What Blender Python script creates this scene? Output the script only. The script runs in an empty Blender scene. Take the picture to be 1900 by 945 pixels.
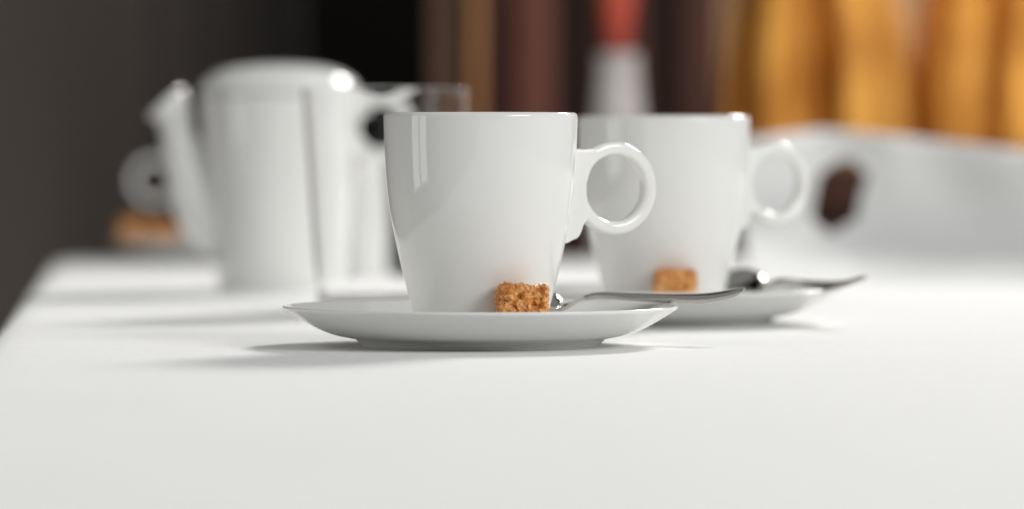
import bpy, bmesh, math, random
from mathutils import Vector, Matrix, noise
random.seed(7)
S = bpy.context.scene
COL = S.collection

# ------------------------------------------------------------------ camera, light, exposure
CAM_H = 0.0868
cam_d = bpy.data.cameras.new("camera")
cam = bpy.data.objects.new("camera", cam_d); COL.objects.link(cam); S.camera = cam
cam.location = (0, 0, CAM_H); cam.rotation_euler = (math.radians(90), 0, 0)
cam_d.sensor_width = 36; cam_d.lens = 164.8; cam_d.shift_y = -0.1108
cam_d.clip_start = 0.02; cam_d.clip_end = 60
cam_d.dof.use_dof = True; cam_d.dof.focus_distance = 1.925
cam_d.dof.aperture_fstop = 5.2; cam_d.dof.aperture_blades = 0

W = bpy.data.worlds.new("World"); S.world = W; W.use_nodes = True
W.node_tree.nodes["Background"].inputs[0].default_value = (0.98, 1.0, 0.995, 1)
W.node_tree.nodes["Background"].inputs[1].default_value = 0.39

def area(name, loc, aim, sx, sy, power, col):
    l = bpy.data.lights.new(name, 'AREA'); l.shape = 'RECTANGLE'; l.size = sx; l.size_y = sy
    l.energy = power; l.color = col
    o = bpy.data.objects.new(name, l); COL.objects.link(o); o.location = loc
    o.rotation_euler = (Vector(aim) - Vector(loc)).to_track_quat('-Z', 'Y').to_euler()
    return o
area("back_lamp", (1.78, 5.50, 2.26), (0, 1.96, 0.03), 0.95, 0.80, 165, (1, 0.98, 0.95))
area("window_light", (4.0, -1.45, 2.35), (0.05, 2.1, 0.03), 2.4, 1.9, 156, (1.0, 0.995, 0.985))
sl = bpy.data.lights.new("curtain_fill_spot", 'SPOT'); sl.energy = 135; sl.spot_size = math.radians(35); sl.spot_blend = .8; sl.shadow_soft_size = .08; sl.color = (1, .95, .86)  # added spot that brightens the curtains; stands for no lamp in the room
so = bpy.data.objects.new("curtain_fill_spot", sl); COL.objects.link(so); so.location = (.85, 2.35, 1.35)
so.rotation_euler = (Vector((.42, 3.8, .26)) - so.location).to_track_quat('-Z', 'Y').to_euler()
area("left_window_pane", (-2.33, 1.70, .45), (0, 1.70, .45), .42, 1.5, 5.2, (1.0, 0.99, 0.95))
area("left_window_pane", (-2.33, 1.20, .45), (0, 1.20, .45), .42, 1.5, 5.2, (1.0, 0.99, 0.95))

S.view_settings.view_transform = 'Standard'; S.view_settings.look = 'None'
S.view_settings.exposure = 0.0; S.view_settings.gamma = 1
S.render.engine = 'CYCLES'
S.cycles.use_denoising = True
S.cycles.denoiser = "OPENIMAGEDENOISE"; S.cycles.denoising_prefilter = "ACCURATE"
S.cycles.max_bounces = 10; S.cycles.transmission_bounces = 10
S.cycles.caustics_reflective = False; S.cycles.sample_clamp_indirect = 6

# ------------------------------------------------------------------ helpers
def mat(name, base, rough=0.5, metal=0.0, **kw):
    m = bpy.data.materials.new(name); m.use_nodes = True
    b = m.node_tree.nodes["Principled BSDF"]
    b.inputs["Base Color"].default_value = (*base, 1)
    b.inputs["Roughness"].default_value = rough; b.inputs["Metallic"].default_value = metal
    for k, v in kw.items():
        b.inputs[k.replace("_", " ")].default_value = v
    return m
def nodes(m): return m.node_tree.nodes, m.node_tree.links, m.node_tree.nodes["Principled BSDF"]
def add_bump(m, scale, strength, dist, detail=3, vec=None, stretch=None):
    n, l, b = nodes(m)
    tc = n.new("ShaderNodeTexCoord"); no = n.new("ShaderNodeTexNoise")
    no.inputs["Scale"].default_value = scale; no.inputs["Detail"].default_value = detail
    if stretch:
        mp = n.new("ShaderNodeMapping"); mp.inputs["Scale"].default_value = stretch
        l.new(tc.outputs["Object"], mp.inputs[0]); l.new(mp.outputs[0], no.inputs["Vector"])
    else:
        l.new(tc.outputs["Object"], no.inputs["Vector"])
    bu = n.new("ShaderNodeBump"); bu.inputs["Strength"].default_value = strength; bu.inputs["Distance"].default_value = dist
    l.new(no.outputs["Fac"], bu.inputs["Height"])
    if b.inputs["Normal"].links:
        l.new(b.inputs["Normal"].links[0].from_socket, bu.inputs["Normal"])
    l.new(bu.outputs[0], b.inputs["Normal"])
    return no
def mottle(m, c1, c2, scale, stretch=(1, 1, 1), detail=4, lo=.35, hi=.65):
    n, l, b = nodes(m)
    tc = n.new("ShaderNodeTexCoord"); mp = n.new("ShaderNodeMapping"); mp.inputs["Scale"].default_value = stretch
    no = n.new("ShaderNodeTexNoise"); no.inputs["Scale"].default_value = scale; no.inputs["Detail"].default_value = detail
    r = n.new("ShaderNodeValToRGB"); r.color_ramp.elements[0].color = (*c1, 1); r.color_ramp.elements[1].color = (*c2, 1)
    r.color_ramp.elements[0].position = lo; r.color_ramp.elements[1].position = hi
    l.new(tc.outputs["Object"], mp.inputs[0]); l.new(mp.outputs[0], no.inputs["Vector"])
    l.new(no.outputs["Fac"], r.inputs[0]); l.new(r.outputs[0], b.inputs["Base Color"])

def link(name, bm_or_me, m, parent=None, smooth=True, loc=None):
    if isinstance(bm_or_me, bmesh.types.BMesh):
        me = bpy.data.meshes.new(name); bmesh.ops.recalc_face_normals(bm_or_me, faces=bm_or_me.faces)
        bm_or_me.to_mesh(me); bm_or_me.free()
    else: me = bm_or_me
    if smooth:
        for p in me.polygons: p.use_smooth = True
    if m and not me.materials: me.materials.append(m)
    o = bpy.data.objects.new(name, me); COL.objects.link(o)
    if parent: o.parent = parent
    if loc: o.location = loc
    return o
def thing(name, label, cat, loc=(0, 0, 0), rz=0, group=None):
    o = bpy.data.objects.new(name, None); COL.objects.link(o); o.empty_display_size = .02
    o.location = loc; o.rotation_euler = (0, 0, rz)
    return tag(o, label, cat, group)
def tag(o, label, cat, group=None):
    o["label"] = label; o["category"] = cat
    if group: o["group"] = group
    return o
def dup(root, label, loc, rz, group=None, scale=1):
    r = root.copy(); COL.objects.link(r); r.location = loc; r.rotation_euler = (0, 0, rz); r.scale = (scale,) * 3
    r["label"] = label
    if group: r["group"] = group
    for ch in list(root.children):
        c = ch.copy(); COL.objects.link(c); c.parent = r
        for g in ch.children:
            d = g.copy(); COL.objects.link(d); d.parent = c
    return r
def crom(pts, k):
    """Catmull-Rom through 2- or 3-D points, k steps per span."""
    P = [Vector(p) for p in pts]; out = []
    for i in range(len(P) - 1):
        a = P[i - 1] if i else P[0]; b, c = P[i], P[i + 1]; d = P[i + 2] if i + 2 < len(P) else P[-1]
        for j in range(k):
            t = j / k
            out.append(.5 * ((2 * b) + (c - a) * t + (2 * a - 5 * b + 4 * c - d) * t * t + (3 * b - a - 3 * c + d) * t ** 3))
    out.append(P[-1]); return out
def lathe(profile, seg=96, bm=None):
    bm = bm or bmesh.new(); rings = []
    for r, z in profile:
        if r < 1e-6: rings.append([bm.verts.new((0, 0, z))])
        else: rings.append([bm.verts.new((r * math.cos(2 * math.pi * i / seg), r * math.sin(2 * math.pi * i / seg), z)) for i in range(seg)])
    for A, B in zip(rings, rings[1:]):
        for i in range(seg):
            j = (i + 1) % seg
            if len(A) == 1 and len(B) == 1: continue
            if len(A) == 1: bm.faces.new((A[0], B[i], B[j]))
            elif len(B) == 1: bm.faces.new((A[i], A[j], B[0]))
            else: bm.faces.new((A[i], A[j], B[j], B[i]))
    return bm
def tube(path, radii, seg=20, bm=None, squash=1.0, cap=True):
    bm = bm or bmesh.new(); rings = []; up = Vector((0, 1, 0))
    for i, p in enumerate(path):
        t = (path[min(i + 1, len(path) - 1)] - path[max(i - 1, 0)]).normalized()
        a = t.cross(up).normalized() if abs(t.dot(up)) < .98 else Vector((1, 0, 0)); b = a.cross(t)
        rings.append([bm.verts.new(p + radii[i] * (a * math.cos(q) + b * math.sin(q) * squash)) for q in [2 * math.pi * k / seg for k in range(seg)]])
    for A, B in zip(rings, rings[1:]):
        for i in range(seg):
            j = (i + 1) % seg; bm.faces.new((A[i], A[j], B[j], B[i]))
    if cap: bm.faces.new(rings[0]); bm.faces.new(rings[-1])
    return bm
def ring(bm, R, hr, ha, center, seg=96, cs=20, pw=3.2):
    """flat-banded ring in the XZ plane round `center`; hr radial and ha axial half sizes."""
    rr = []
    for i in range(seg):
        t = 2 * math.pi * i / seg; row = []
        for k in range(cs):
            q = 2 * math.pi * k / cs; c, s = math.cos(q), math.sin(q)
            e = (abs(c) ** pw + abs(s) ** pw) ** (-1 / pw)
            r = R + hr * c * e
            row.append(bm.verts.new((center[0] + r * math.cos(t), center[1] + ha * s * e, center[2] + r * math.sin(t))))
        rr.append(row)
    for i in range(seg):
        A, B = rr[i], rr[(i + 1) % seg]
        for k in range(cs):
            j = (k + 1) % cs; bm.faces.new((A[k], A[j], B[j], B[k]))
def prism(bm, poly, ha):
    a = [bm.verts.new((x, -ha, z)) for x, z in poly]; b = [bm.verts.new((x, ha, z)) for x, z in poly]
    n = len(poly); bm.faces.new(a); bm.faces.new(b[::-1])
    for i in range(n): bm.faces.new((a[i], b[i], b[(i + 1) % n], a[(i + 1) % n]))
def fused(bm, voxel, smooth_it=10):
    """merge overlapping solids into one smooth skin"""
    bmesh.ops.recalc_face_normals(bm, faces=bm.faces)
    me = bpy.data.meshes.new("t"); bm.to_mesh(me); bm.free()
    o = bpy.data.objects.new("t", me); COL.objects.link(o)
    r = o.modifiers.new("r", 'REMESH'); r.mode = 'VOXEL'; r.voxel_size = voxel
    s = o.modifiers.new("s", 'SMOOTH'); s.factor = .5; s.iterations = smooth_it
    out = bpy.data.meshes.new_from_object(o.evaluated_get(bpy.context.evaluated_depsgraph_get()))
    bpy.data.objects.remove(o); bpy.data.meshes.remove(me); return out
def box(bm, x0, x1, y0, y1, z0, z1, bev=0):
    v = bmesh.ops.create_cube(bm, size=1, matrix=Matrix.Translation(((x0 + x1) / 2, (y0 + y1) / 2, (z0 + z1) / 2)) @ Matrix.Diagonal((x1 - x0, y1 - y0, z1 - z0, 1)))["verts"]
    if bev:
        es = {e for q in v for e in q.link_edges}
        bmesh.ops.bevel(bm, geom=list(es), offset=bev, segments=2, affect='EDGES', profile=.5)

# ------------------------------------------------------------------ materials
porcelain = mat("white_porcelain", (.83, .83, .81), .09)
n, l, b = nodes(porcelain)
tc = n.new("ShaderNodeTexCoord"); no = n.new("ShaderNodeTexNoise"); no.inputs["Scale"].default_value = 180; no.inputs["Detail"].default_value = 2
mr = n.new("ShaderNodeMapRange"); mr.inputs["To Min"].default_value = .03; mr.inputs["To Max"].default_value = .07
l.new(tc.outputs["Object"], no.inputs["Vector"]); l.new(no.outputs["Fac"], mr.inputs[0]); l.new(mr.outputs[0], b.inputs["Roughness"])
add_bump(porcelain, 45, .05, .0006, 1)
linen = mat("white_linen", (.86, .86, .85), .85)
add_bump(linen, 1100, .35, .0004, 2); add_bump(linen, 6, .28, .01, 2)
mottle(linen, (.835, .835, .825), (.885, .885, .88), 260, (1, 1, 1), 3)
# ironed fold lines in the cloth: two faint ridges
n, l, b = nodes(linen)
tc = n.new("ShaderNodeTexCoord"); sx = n.new("ShaderNodeSeparateXYZ"); l.new(tc.outputs["Object"], sx.inputs[0])
def ridge(ax, ay, c, w):
    m1 = n.new("ShaderNodeMath"); m1.operation = 'MULTIPLY'; m1.inputs[1].default_value = ax; l.new(sx.outputs["X"], m1.inputs[0])
    m2 = n.new("ShaderNodeMath"); m2.operation = 'MULTIPLY_ADD'; m2.inputs[1].default_value = ay; l.new(sx.outputs["Y"], m2.inputs[0]); l.new(m1.outputs[0], m2.inputs[2])
    m3 = n.new("ShaderNodeMath"); m3.operation = 'SUBTRACT'; m3.inputs[1].default_value = c; l.new(m2.outputs[0], m3.inputs[0])
    m4 = n.new("ShaderNodeMath"); m4.operation = 'ABSOLUTE'; l.new(m3.outputs[0], m4.inputs[0])
    m5 = n.new("ShaderNodeMapRange"); m5.interpolation_type = 'SMOOTHSTEP'; m5.inputs["From Max"].default_value = w; m5.inputs["To Min"].default_value = 1; m5.inputs["To Max"].default_value = 0
    l.new(m4.outputs[0], m5.inputs[0]); return m5
ra, rb = ridge(.10, 1, 1.53, .012), ridge(-.06, 1, 1.25, .010)
ad = n.new("ShaderNodeMath"); ad.operation = 'MAXIMUM'; l.new(ra.outputs[0], ad.inputs[0]); l.new(rb.outputs[0], ad.inputs[1])
bu = n.new("ShaderNodeBump"); bu.inputs["Strength"].default_value = .5; bu.inputs["Distance"].default_value = .0011
l.new(ad.outputs[0], bu.inputs["Height"]); l.new(b.inputs["Normal"].links[0].from_socket, bu.inputs["Normal"]); l.new(bu.outputs[0], b.inputs["Normal"])
napkin_m = mat("napkin_linen", (.82, .82, .81), .9); add_bump(napkin_m, 600, .15, .0004, 2)
steel = mat("polished_steel", (.42, .405, .38), .06, 1.0)
glass = mat("clear_glass", (1, 1, 1), .01, 0, Transmission_Weight=1.0, IOR=1.25)
sugar = mat("brown_sugar", (.7, .36, .1), .3)
n, l, b = nodes(sugar)
tc = n.new("ShaderNodeTexCoord"); vo = n.new("ShaderNodeTexVoronoi"); vo.inputs["Scale"].default_value = 640
no = n.new("ShaderNodeTexNoise"); no.inputs["Scale"].default_value = 330; no.inputs["Detail"].default_value = 3
mx = n.new("ShaderNodeMix"); mx.data_type = 'FLOAT'; mx.inputs[0].default_value = .4
r = n.new("ShaderNodeValToRGB")
r.color_ramp.elements[0].position = .2; r.color_ramp.elements[0].color = (.30, .085, .015, 1)
r.color_ramp.elements[1].position = .88; r.color_ramp.elements[1].color = (.97, .66, .30, 1)
e = r.color_ramp.elements.new(.52); e.color = (.72, .29, .060, 1)
l.new(tc.outputs["Object"], vo.inputs["Vector"]); l.new(tc.outputs["Object"], no.inputs["Vector"])
l.new(vo.outputs["Color"], mx.inputs[2]); l.new(no.outputs["Fac"], mx.inputs[3]); l.new(mx.outputs[0], r.inputs[0]); l.new(r.outputs[0], b.inputs["Base Color"])
bu = n.new("ShaderNodeBump"); bu.inputs["Strength"].default_value = .7; bu.inputs["Distance"].default_value = .0005
l.new(vo.outputs["Distance"], bu.inputs["Height"]); l.new(bu.outputs[0], b.inputs["Normal"])
b.inputs["Subsurface Weight"].default_value = .25; b.inputs["Subsurface Radius"].default_value = (.004, .002, .0008); b.inputs["Subsurface Scale"].default_value = .5

def wood(name, c, k=.7):
    m = mat(name, c, .6, 0, Specular_IOR_Level=.12); mottle(m, tuple(q * k for q in c), tuple(min(1, q * 1.2) for q in c), 9, (6, 6, .5)); return m
wood_dark = wood("dark_stained_wood", (.014, .006, .0045))
wood_brown = wood("brown_wood", (.046, .018, .014))
wood_red = wood("reddish_wood", (.125, .048, .036))
wood_tan = wood("tan_wood", (.30, .145, .065))
wood_grey = wood("greyish_wood", (.088, .052, .036))
charcoal = mat("charcoal_wall_paint", (.045, .038, .035), .8); add_bump(charcoal, 40, .1, .002)
black_wall = mat("black_wall_paint", (.006, .0058, .005), .95, 0, Specular_IOR_Level=0.0); add_bump(black_wall, 40, .1, .002)
beige_wall = mat("beige_wall_paint", (.40, .25, .14), .8); add_bump(beige_wall, 40, .1, .002)
gold = mat("golden_cloth", (.70, .33, .045), .75); mottle(gold, (.46, .18, .022), (.86, .45, .085), 9, (3, 3, 1.1), 5)
add_bump(gold, 500, .2, .0004)
n, l, b = nodes(gold)      # thin cloth: lets light through
tr = n.new("ShaderNodeBsdfTranslucent"); ms = n.new("ShaderNodeMixShader"); ms.inputs[0].default_value = .2
src = b.inputs["Base Color"].links[0].from_socket; l.new(src, tr.inputs["Color"])
l.new(b.outputs[0], ms.inputs[1]); l.new(tr.outputs[0], ms.inputs[2]); l.new(ms.outputs[0], n["Material Output"].inputs["Surface"])
floor_m = mat("dark_floor_boards", (.03, .022, .018), .5); mottle(floor_m, (.02, .014, .012), (.04, .03, .024), 6, (1, 8, 1))

# ------------------------------------------------------------------ setting
def U(u, d): return (u - 950) / 8700 * d      # metres across at distance d
def structure(o): o["kind"] = "structure"; return o
FLOOR = -0.745
bm = bmesh.new(); box(bm, -4, 5, -2, 9, FLOOR - .05, FLOOR); structure(link("floor", bm, floor_m, smooth=False))
bm = bmesh.new(); box(bm, -2.6, -0.191, 4.30, 4.42, FLOOR, .75); structure(link("dark_wall", bm, black_wall, smooth=False))
wp = thing("wall_falloff_strips", "charcoal wall strips with light falloff to near black painted in, behind the teapot", "wall panelling", (0, 4.30, FLOOR))
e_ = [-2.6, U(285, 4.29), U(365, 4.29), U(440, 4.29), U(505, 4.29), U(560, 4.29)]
for k_, al in enumerate((1.0, .72, .47, .26, .11)):  # strips step darker to the right: falloff of light put into their colour
    m_ = charcoal.copy(); m_.name = "charcoal_falloff_tone"; m_.node_tree.nodes["Principled BSDF"].inputs["Base Color"].default_value = (.165 * al, .138 * al, .122 * al, 1)
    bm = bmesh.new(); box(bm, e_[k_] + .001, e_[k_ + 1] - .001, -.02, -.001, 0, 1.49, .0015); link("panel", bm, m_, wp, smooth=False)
bm = bmesh.new(); box(bm, -2.5, -2.38, -1.9, 4.29, FLOOR, 1.7); structure(link("side_wall", bm, charcoal, smooth=False))
bm = bmesh.new(); box(bm, -2.37, 2.2, -2.0, -1.88, FLOOR, 2.2); structure(link("rear_wall", bm, charcoal, smooth=False))
bm = bmesh.new(); box(bm, -3, 3.5, 6.2, 6.3, FLOOR, 3.4); structure(link("black_wall", bm, black_wall, smooth=False))
bm = bmesh.new(); box(bm, .17, 1.5, 4.32, 4.42, FLOOR, .62); structure(link("beige_wall", bm, beige_wall, smooth=False))

# wooden panelling behind the table: boards side by side
pan = thing("wood_panelling", "brown wooden wall panelling of upright boards behind the two cups", "wall panelling", (0, 3.72, FLOOR))
for u0, u1, m, dy in [(795, 872, wood_grey, .01), (872, 897, wood_tan, -.012), (897, 955, wood_brown, .006), (955, 1033, wood_red, -.004),
                      (1033, 1098, wood_dark, .008), (1098, 1205, wood_brown, 0), (1205, 1257, wood_dark, .008), (1257, 1332, wood_brown, -.004)]:
    bm = bmesh.new(); box(bm, U(u0, 3.72) + .0006, U(u1, 3.72) - .0006, dy, dy + .02, 0, .62 - FLOOR, .0012)
    link("board", bm, m, pan, smooth=False)

# dark wooden dado in front of the curtains, its top rail seen through the gap in the napkin
dado = thing("dado_panel", "dark brown wooden dado below the golden curtains behind the napkin", "dado", (0, 3.62, FLOOR))
dado_m = wood('dado_wood', (.034, .014, .010))
bm = bmesh.new(); box(bm, .03, 1.5, 0, .03, 0, .030 - FLOOR); link("panel", bm, dado_m, dado, smooth=False)
bm = bmesh.new(); box(bm, .028, 1.5, -.012, .035, .0305 - FLOOR, .068 - FLOOR, .004); link("rail", bm, dado_m, dado, smooth=False)

# gathered golden curtains
def curtain(label, x0, x1, y, lean_l, lean_r, pleats, ph):
    bm = bmesh.new(); NX, NZ = 120, 26; g = []
    z0, z1 = .070, .60
    for j in range(NZ + 1):
        z = z0 + (z1 - z0) * j / NZ; h = max(0, (z - .075)) / .135; row = []
        for i in range(NX + 1):
            s = i / NX
            xl = x0 + lean_l * min(h, 1.6) ** 2; xr = x1 - lean_r * min(h, 1.6) ** 2
            w = xl + (xr - xl) * s
            a = s * pleats * 2 * math.pi + ph + .5 * math.sin(3 * s + z * 2)
            dy = .015 * math.sin(a) + .009 * math.sin(2.3 * a + 1.1 + z * 3) + .016 * noise.noise(Vector((w * 26, z * 7, ph)))
            edge = min(s, 1 - s) * 8
            dy += .03 * max(0, 1 - edge) ** 2
            row.append(bm.verts.new((w + .004 * math.cos(a), y + dy, z)))
        g.append(row)
    for j in range(NZ):
        for i in range(NX): bm.faces.new((g[j][i], g[j][i + 1], g[j + 1][i + 1], g[j + 1][i]))
    o = link("curtain", bm, gold); sm = o.modifiers.new("s", 'SOLIDIFY'); sm.thickness = .0008
    return tag(o, label, "curtain", "golden curtains behind the table")
curtain("golden yellow gathered curtain with rounded edge beside the dark brown boards", U(1328, 3.80), U(1712, 3.80), 3.80, .018, .018, 2.15, .6)
curtain("golden yellow curtain behind the outer end of the white napkin", U(1706, 3.81), U(2080, 3.81), 3.81, .013, .01, 2.3, 2.4)

# ------------------------------------------------------------------ table and cloth
# the table's long edge runs slightly outward to the left; built as a quadrilateral top
FL, FR, NR, NL = Vector((-.334, 3.40)), Vector((.95, 3.43)), Vector((.95, -.25)), Vector((-.052, -.25))
def outline(off, rad=.03, k=7):
    """table outline pushed inward by off, corners rounded"""
    P = [NL, NR, FR, FL]; n_ = 4; Q = []
    for i in range(n_):
        a, b_, c = P[i - 1], P[i], P[(i + 1) % n_]
        d1 = (b_ - a).normalized(); d2 = (c - b_).normalized()
        n1 = Vector((-d1.y, d1.x)); n2 = Vector((-d2.y, d2.x))
        bis = (n1 + n2); m_ = b_ + bis * (off / (1 + n1.dot(n2)))
        s = m_ - d1 * rad; e_ = m_ + d2 * rad
        for q in range(k + 1):
            t = q / k; Q.append(s * (1 - t) ** 2 + m_ * 2 * t * (1 - t) + e_ * t * t)
        nxt = P[(i + 1) % n_]; d3 = (P[(i + 2) % n_] - nxt).normalized(); n3 = Vector((-d3.y, d3.x)); m2 = nxt + (n2 + n3) * (off / (1 + n2.dot(n3)))
        s2 = m2 - d2 * rad
        for q in range(1, 60): Q.append(e_.lerp(s2, q / 60))
    return Q
bm = bmesh.new(); loops = []
lv = [(.02, 0.0), (.012, -.0001), (.007, -.0008), (.003, -.0028), (.0008, -.006), (0, -.011)]
for k_ in range(1, 13): lv.append((0, -.011 - .022 * k_))
for off, z in lv:
    row = []
    for i, q in enumerate(outline(off)):
        w = max(0, -z - .012) / .26
        nrm = Vector((0, 0))
        row.append(bm.verts.new((q.x + w * .012 * math.sin(i * .55) , q.y + w * .012 * math.cos(i * .47), z)))
    loops.append(row)
for A, B in zip(loops, loops[1:]):
    m_ = len(A)
    for i in range(m_): bm.faces.new((A[i], B[i], B[(i + 1) % m_], A[(i + 1) % m_]))
top = bm.faces.new(loops[0])
cloth = link("tablecloth", bm, linen)
sm = cloth.modifiers.new("s", 'SOLIDIFY'); sm.thickness = .0012; sm.offset = -1
tag(cloth, "smooth white linen tablecloth under all the crockery", "tablecloth")
tb = thing("table", "long table covered by the white tablecloth", "table", (0, 0, FLOOR))
bm = bmesh.new(); Q = outline(.006)
a = [bm.verts.new((q.x, q.y, -.004 - FLOOR)) for q in Q]; c = [bm.verts.new((q.x, q.y, -.034 - FLOOR)) for q in Q]
bm.faces.new(a); bm.faces.new(c[::-1])
for i in range(len(a)): bm.faces.new((a[i], c[i], c[(i + 1) % len(a)], a[(i + 1) % len(a)]))
link("tabletop", bm, wood_brown, tb, smooth=False)
for x, y in ((.03, -.15), (.87, -.15), (-.22, 3.33), (.87, 3.33)):
    bm = bmesh.new(); box(bm, x - .03, x + .03, y - .03, y + .03, .0005, -.035 - FLOOR, .004); link("leg", bm, wood_brown, tb, smooth=False)

# ------------------------------------------------------------------ cups and saucers
CX1, CY1 = -.0131, 1.96
CX2, CY2 = .0714, 2.202
Z0 = .0079     # saucer well
def profile_cup():
    outer = [(.0257, .0078), (.0263, .0088), (.0270, .0112), (.0284, .0151), (.0310, .0255), (.0334, .0350), (.0357, .0458), (.0381, .0588), (.0398, .0755), (.0405, .0955)]
    inner = [(.0374, .0958), (.0368, .0755), (.0351, .0588), (.0327, .0458), (.0302, .035), (.0275, .0255), (.0235, .0165), (.012, .0138)]
    rim = [(.04055, .0968), (.0404, .0976), (.0399, .0983), (.0391, .09865), (.0383, .0985), (.0377, .0977)]
    o = [tuple(v) for v in crom(outer, 5)]; i = [tuple(v) for v in crom(inner, 4)]
    p = [(0, .0098), (.0215, .0098), (.0225, .0090), (.0230, .0081), (.0236, .0078)] + o + rim + i + [(0, .0136)]
    return [(r, z - .0078) for r, z in p]
def handle_mesh():
    bm = bmesh.new(); rc, zc = .0630, .0667
    ring(bm, .0170, .00290, .0038, (rc, 0, zc))
    poly = [(.0388, .0855), (.0412, .0842), (.0440, .0834), (.0480, .0832), (.0515, .0837), (.0540, .0832), (.0510, .0760), (.0488, .0690), (.0486, .0600), (.0484, .0526), (.0471, .0511), (.0466, .0492), (.0455, .0470), (.0441, .0455), (.0420, .0449), (.0395, .0436), (.0350, .0432), (.0346, .0470), (.0368, .0590), (.0383, .0750)]
    prism(bm, poly, .0037)
    bmesh.ops.translate(bm, verts=bm.verts, vec=(0, 0, -.0078))
    return fused(bm, .00038, 20)
h_me = handle_mesh()
cup1 = thing("coffee_cup", "white porcelain cup in sharp focus in front, ring handle to the right", "cup", (CX1, CY1, Z0), math.radians(27.5), "white coffee cups")
link("body", lathe(profile_cup(), 128), porcelain, cup1)
link("handle", h_me, porcelain, cup1)
def profile_saucer():
    under = crom([(.0487, .0003), (.0497, .0010), (.0510, .0026), (.0528, .0038), (.0560, .0045), (.0625, .0059), (.0694, .0087), (.0766, .0128), (.0818, .0160)], 4)
    lip = [(.0825, .0166), (.0828, .0171), (.0827, .0175), (.0823, .01775), (.0816, .0177)]
    ins = crom([(.0800, .0170), (.0750, .0147), (.0680, .0116), (.0590, .0091), (.050, .0081), (.040, .0079)], 4)
    return [(0, .0016), (.0450, .0016), (.0460, .0010), (.0466, .0002), (.0472, 0), (.0482, 0)] + [tuple(v) for v in under] + lip + [tuple(v) for v in ins] + [(0, .0079)]
s_me = lathe(profile_saucer(), 160)
sau1 = link("saucer", s_me, porcelain, loc=(CX1, CY1, .0004))
tag(sau1, "white porcelain saucer in sharp focus under the front cup", "saucer", "white saucers")
cup2 = dup(cup1, "white cup slightly blurred, second from the front, beside the gold curtain", (CX2, CY2, Z0), math.radians(32.4))
sau2 = dup(sau1, "white saucer slightly blurred under the second cup, partly behind the front saucer", (CX2, CY2, .0004), .7)
CX3, CY3 = -.2000, 3.33
cup3 = dup(cup1, "small far white cup mostly behind the teapot, its handle showing beside the spout", (CX3, CY3, Z0), math.radians(184), scale=.86)
sau3 = dup(sau1, "far white saucer with two sugar cubes behind the teapot spout", (CX3, CY3, .0004), 1.9)

# ------------------------------------------------------------------ sugar cubes
def sugar_mesh(sx, sy, sz, seed, rough):
    bm = bmesh.new(); bmesh.ops.create_cube(bm, size=2)
    bmesh.ops.subdivide_edges(bm, edges=bm.edges, cuts=44, use_grid_fill=True)
    o = Vector((seed * 3.1, seed * 1.7, seed))
    for v in bm.verts:
        p = v.co.copy(); pw = 9
        q = (abs(p.x) ** pw + abs(p.y) ** pw + abs(p.z) ** pw) ** (-1 / pw); d = p * q
        w = Vector((d.x * sx / 2, d.y * sy / 2, d.z * sz / 2))
        nrm = Vector((abs(d.x) ** 5 * math.copysign(1, d.x), abs(d.y) ** 5 * math.copysign(1, d.y), abs(d.z) ** 5 * math.copysign(1, d.z))).normalized()
        big = noise.noise(w * 130 + o) * .0012 * rough
        f = noise.voronoi(w * 520 + o)[0]; gr = (f[1] - f[0]) * .0012 - f[0] * .0006
        pit = max(0, noise.noise(w * 330 + o * 2) - .12) * -.0034
        hold = 1 if d.z > -.8 else .3
        v.co = w + nrm * (big + (gr + pit) * rough) * hold
    zmin = min(v.co.z for v in bm.verts)
    for v in bm.verts: v.co.z -= zmin
    return bm
GS = "brown sugar cubes on the saucers"
c1 = link("sugar_cube", sugar_mesh(.0203, .0135, .0190, 2, 1.0), sugar, loc=(.0042, 1.9235, Z0 + .0006)); c1.rotation_euler = (0, 0, math.radians(3))
tag(c1, "crumbly brown sugar cube on the front saucer against its cup", "sugar cube", GS)
c2 = link("sugar_cube", sugar_mesh(.0198, .0135, .0190, 5, .55), sugar, loc=(.0752, 2.164, Z0 + .0006)); c2.rotation_euler = (0, 0, math.radians(-4))
tag(c2, "blurred brown sugar cube on the second saucer", "sugar cube", GS)
me3 = c2.data
for i, (x, y, rz, lab) in enumerate([(-.0670, -.022, .3, "far brown sugar cube on the saucer behind the teapot, outer of two"), (-.0455, -.033, -.1, "far brown sugar cube on the saucer behind the teapot, nearer the pot")]):
    o = c2.copy(); COL.objects.link(o); o.location = (CX3 + x, CY3 + y, Z0 + (.0042 if i == 0 else .0018)); o.rotation_euler = (0, .0, rz); o["label"] = lab

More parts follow.
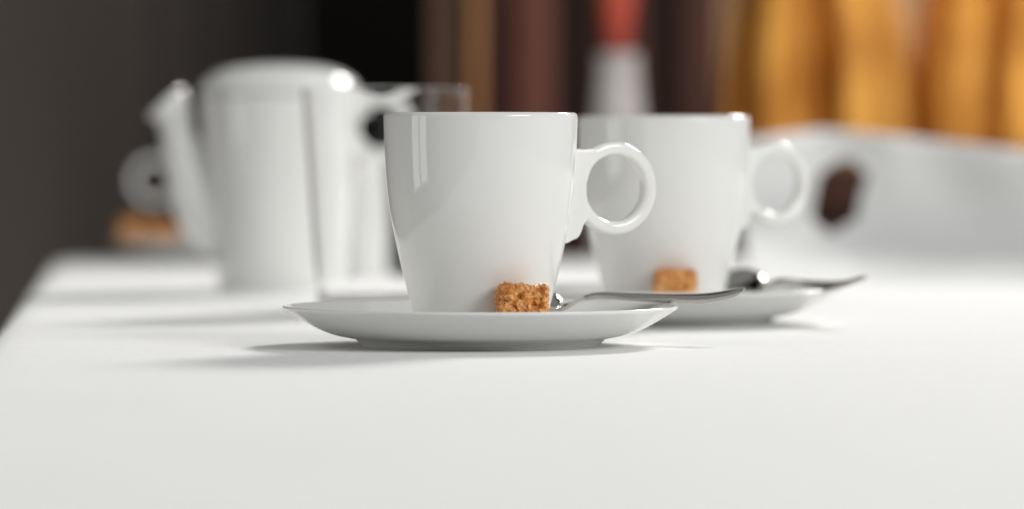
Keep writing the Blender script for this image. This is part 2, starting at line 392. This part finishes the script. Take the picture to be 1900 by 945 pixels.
# ------------------------------------------------------------------ spoons
def spoon_mesh():
    """teaspoon along +x: neck at x=0, handle to .074, bowl to -.040"""
    ctrl = [(-.0400, .0056), (-.030, .0052), (-.020, .0050), (-.010, .0044), (-.004, .0026), (0, .0002), (.006, .0026), (.0145, .0058), (.031, .0056), (.048, .0053), (.063, .0058), (.074, .0074), (.0810, .0090)]
    C = crom([(a, 0, c) for a, c in ctrl], 8)
    def width(x):
        if x < -.002:
            t = (x + .040) / .038
            return max(.0004, .0098 * (max(0, math.sin(math.pi * min(1, t ** .72) ** 1.0)) ** .62))*(1) + .0016 * t
        if x < .012: return .0019
        if x < .066: return .0019 + (x - .012) / .054 * .0034
        t = (x - .066) / .015
        return .0053 * math.sqrt(max(.02, 1 - max(0, (t - .45) / .57) ** 2))
    bm = bmesh.new(); rows = []; NW = 14
    for p in C:
        w = width(p.x); row = []
        depth = 0
        if p.x < 0:
            t = min(1, max(0, (p.x + .040) / .040)); depth = .0058 * math.sin(math.pi * t) ** .55 if 0 < t < 1 else 0
        crown = .0012 if p.x > .01 else 0
        roll = .24 * min(1, max(0, (p.x - .01) / .03)) + .46 * min(1, max(0, (.007 - p.x) / .007))
        for k in range(NW + 1):
            s = -1 + 2 * k / NW
            y = s * w
            z = p.z - depth * (1 - abs(s) ** 3.6) - crown * s * s + roll * y * (1 + 0)
            row.append(bm.verts.new((p.x, y, z)))
        rows.append(row)
    for A, B in zip(rows, rows[1:]):
        for k in range(NW): bm.faces.new((A[k], A[k + 1], B[k + 1], B[k]))
    me = bpy.data.meshes.new("t"); bmesh.ops.recalc_face_normals(bm, faces=bm.faces); bm.to_mesh(me); bm.free()
    o = bpy.data.objects.new("t", me); COL.objects.link(o)
    s = o.modifiers.new("s", 'SOLIDIFY'); s.thickness = .0015; s.offset = 0
    bv = o.modifiers.new("b", 'BEVEL'); bv.width = .0007; bv.segments = 3; bv.limit_method = 'ANGLE'
    out = bpy.data.meshes.new_from_object(o.evaluated_get(bpy.context.evaluated_depsgraph_get()))
    bpy.data.objects.remove(o); bpy.data.meshes.remove(me); return out
sp_me = spoon_mesh()
sp1 = link("teaspoon", sp_me, steel, loc=(.0222, 2.004, .0157)); sp1.rotation_euler = (0, 0, math.radians(-29))
tag(sp1, "polished steel teaspoon in sharp focus, handle over the front saucer's rim", "spoon", "steel teaspoons on the saucers")
sp1.rotation_euler = (0, 0, math.radians(-22))
sp2 = dup(sp1, "blurred steel teaspoon resting on the second saucer", (CX2 + .046, CY2 + .010, .0157), math.radians(-58))

# ------------------------------------------------------------------ teapot
TX, TY = -.1336, 2.69
pot = thing("teapot", "white porcelain teapot with flared spout and domed lid behind the glass", "teapot", (TX, TY, 0.0002))
bodyp = [(0, .001), (.030, .001), (.031, 0), (.0335, 0)] + [tuple(v) for v in crom([(.0345, .001), (.0362, .015), (.0395, .045), (.0425, .075), (.0445, .098), (.0450, .1105)], 5)] + [(.0446, .1122), (.0430, .1130), (.0405, .1128), (.0402, .100), (.038, .06), (.033, .01), (0, .006)]
link("body", lathe(bodyp, 96), porcelain, pot)
lid = [(.0400, .1115), (.0400, .1136), (.0448, .1137)] + [tuple(v) for v in crom([(.0455, .1142), (.0454, .1170), (.0432, .1212), (.0360, .1262), (.0250, .1294), (.0120, .1308)], 5)] + [(0, .1311)]
link("lid", lathe([(0, .1115)] + lid, 96), porcelain, pot)
# spout: gooseneck rising to a flared lip
bm = bmesh.new()
cp = [(-.030, 0, .034), (-.0415, 0, .043), (-.0490, 0, .057), (-.0545, 0, .075), (-.0585, 0, .092), (-.0605, 0, .1012), (-.0635, 0, .1068), (-.0658, 0, .1098)]
cr = [.0175, .0162, .0146, .0118, .0098, .0106, .0126, .0124]
P = crom(cp, 6); R = [v.x for v in crom([(q, 0) for q in cr], 6)]
tube(P, R, 28, bm, cap=False)
Pi = [p + Vector((0, 0, .0004)) for p in P[::-1]]; tube(Pi[:28], [max(.003, q - .0022) for q in R[::-1]][:28], 28, bm, cap=False)
bm.verts.ensure_lookup_table()
n_out = len(P) * 28
ro = [bm.verts[(len(P) - 1) * 28 + i] for i in range(28)]; ri = [bm.verts[n_out + i] for i in range(28)]
def nearest_strip(ro, ri):
    k0 = min(range(28), key=lambda k: (ri[k].co - ro[0].co).length)
    sgn = 1 if (ri[(k0 + 1) % 28].co - ro[1].co).length < (ri[(k0 - 1) % 28].co - ro[1].co).length else -1
    for i in range(28): bm.faces.new((ro[i], ro[(i + 1) % 28], ri[(k0 + sgn * (i + 1)) % 28], ri[(k0 + sgn * i) % 28]))
nearest_strip(ro, ri)
for v in ro + ri:      # pouring lip drawn out and down on the outer side
    w = max(0, -(v.co.x + .064)) / .014
    v.co += Vector((-.0012, 0, -.003)) * min(1, w) ** 1.0
link("spout", bm, porcelain, pot)
bm = bmesh.new(); ring(bm, .0165, .0042, .0045, (.0575, 0, .0935), 72, 16)
prism(bm, [(.042, .108), (.052, .1095), (.052, .1005), (.042, .099)], .0042); prism(bm, [(.040, .086), (.050, .085), (.050, .077), (.040, .078)], .0042)
hh = link("handle", fused(bm, .0007, 6), porcelain, pot)

# ------------------------------------------------------------------ glass tumbler
tum = [(0, .0010), (.028, .0010), (.0325, .0003), (.0338, .0012)] + [tuple(v) for v in crom([(.0342, .004), (.0362, .03), (.0390, .07), (.0420, .1125)], 6)] + [(.04195, .1128), (.0418, .1129), (.04165, .1128)] + \
      [tuple(v) for v in crom([(.0416, .1125), (.0383, .07), (.0354, .03), (.0336, .009), (.028, .0052)], 6)] + [(.012, .0046), (0, .0044)]
gl = link("glass_tumbler", lathe(tum, 112), glass, loc=(-.064, 2.37, .0004))
tag(gl, "clear empty glass tumbler standing behind the front cup, before the teapot", "glass")

# small cream jug seen through the glass
jug = thing("cream_jug", "small white cream jug seen through the glass tumbler", "jug", (U(662, 3.1), 3.1, .0002), math.radians(80))
jp = [(0, .001), (.017, .001), (.018, 0), (.0190, .0002)] + [tuple(v) for v in crom([(.0195, .002), (.0215, .02), (.0215, .045), (.0200, .062), (.0208, .073)], 5)] + [(.0204, .0742), (.0196, .0742), (.0190, .073), (.0185, .062), (.0195, .03), (.015, .006), (0, .005)]
bm = lathe(jp, 64)
for v in bm.verts:
    if v.co.z > .058 and v.co.x < -.012: v.co.x -= (v.co.z - .058) * .35
link("body", bm, porcelain, jug)
bm = bmesh.new(); ring(bm, .0125, .0023, .003, (.0285, 0, .042), 56, 12); link("handle", fused(bm, .0006, 3), porcelain, jug)

# ------------------------------------------------------------------ bud vase with a red flower
red = mat("red_petal", (.62, .05, .03), .5, 0, Subsurface_Weight=.1); mottle(red, (.38, .028, .015), (.55, .07, .035), 60)
green = mat("flower_stem", (.08, .16, .04), .5)
vas = thing("bud_vase", "slim greyish white bud vase behind the second cup holding a red flower", "vase", (U(1147, 3.36), 3.36, .0002))
vg = mat("pale_grey_glaze", (.60, .57, .55), .3); mottle(vg, (.44, .41, .39), (.56, .53, .51), 30)
vp = [(0, .001), (.017, .001), (.018, 0)] + [tuple(v) for v in crom([(.0180, .002), (.0200, .025), (.0205, .06), (.0190, .09), (.0162, .12), (.0145, .142), (.0150, .148)], 6)] + [(.0146, .1493), (.0138, .148), (.0130, .140), (.0150, .11), (.018, .06), (.015, .006), (0, .005)]
link("body", lathe(vp, 64), vg, vas)
flo = thing("red_flower", "red flower standing in the slim vase behind the cups", "flower", (U(1147, 3.36), 3.36, .098))
bm = bmesh.new(); tube([Vector((0, 0, z)) for z in (-.09, 0, .03, .056)], [.002] * 4, 10, bm); link("stem", bm, green, flo)
for k in range(7):
    a = k / 7 * 2 * math.pi; bm = bmesh.new(); g = []
    for j in range(9):
        t = j / 8; row = []
        rr = .005 + .0075 * math.sin(min(1, t * 1.1) * math.pi * .62); ww = .95 * math.sin(math.pi * (.12 + .83 * t)) ** .7
        for i in range(7):
            s = (i / 6 - .5) * ww; row.append(bm.verts.new((rr * math.cos(a + s), rr * math.sin(a + s), .044 + .075 * t - .006 * s * s)))
        g.append(row)
    for j in range(8):
        for i in range(6): bm.faces.new((g[j][i], g[j][i + 1], g[j + 1][i + 1], g[j + 1][i]))
    o = link("petal", bm, red, flo); s = o.modifiers.new("s", 'SOLIDIFY'); s.thickness = .0006

# ------------------------------------------------------------------ folded linen napkin with an open gap
def napkin():
    bm = bmesh.new(); NX, NZ = 130, 44; g = []
    u0, u1, d0 = 1372, 2040, 2.95
    for j in range(NZ + 1):
        h = j / NZ; row = []
        for i in range(NX + 1):
            s = i / NX
            x = U(u0 + (u1 - u0) * s, d0)
            topz = .0940 * (1 - .30 * max(0, s - .26) ** 1.15 - .07 * max(0, .22 - s) / .22)
            z = topz * h
            # plan curve: left leaf turned to the lamp, right leaf swinging forward
            y = d0 + .02 * math.sin(s * 3.2) - .13 * max(0, s - .3) ** 1.1
            bell = math.sin(math.pi * min(1, max(0, (h - .25) / .75)))
            y += -.16 * (1 - h) ** 3.0                       # foot spreads over the table
            y += (-.030 * max(0, h - .42) ** 1.1 + .0) * min(1, max(0, (s - .22) * 5))     # upper right leaf leans forward
            y += .022 * max(0, (h - .80) / .2) ** 2
            y += .003 * math.sin(s * 21 + h * 3) * h
            row.append(bm.verts.new((x, y, z + .0008)))
        g.append(row)
    def hole(i, j):
        s, h = (i + .5) / NX, (j + .5) / NZ
        c = .268 + .12 * (h - .52)
        return .32 < h < .80 and abs(s - c) < .064 * min(1, (h - .30) * 9, (.82 - h) * 9)
    for j in range(NZ):
        for i in range(NX):
            if not hole(i, j): bm.faces.new((g[j][i], g[j][i + 1], g[j + 1][i + 1], g[j + 1][i]))
    bmesh.ops.delete(bm, geom=[v for v in bm.verts if not v.link_faces], context='VERTS')
    o = link("napkin", bm, napkin_m); s = o.modifiers.new("s", 'SOLIDIFY'); s.thickness = .0035; s.offset = 1
    sb = o.modifiers.new("u", 'SUBSURF'); sb.levels = 1; sb.render_levels = 1
    return o
tag(napkin(), "large standing white linen napkin with a dark slanting gap, beyond the second cup", "napkin")
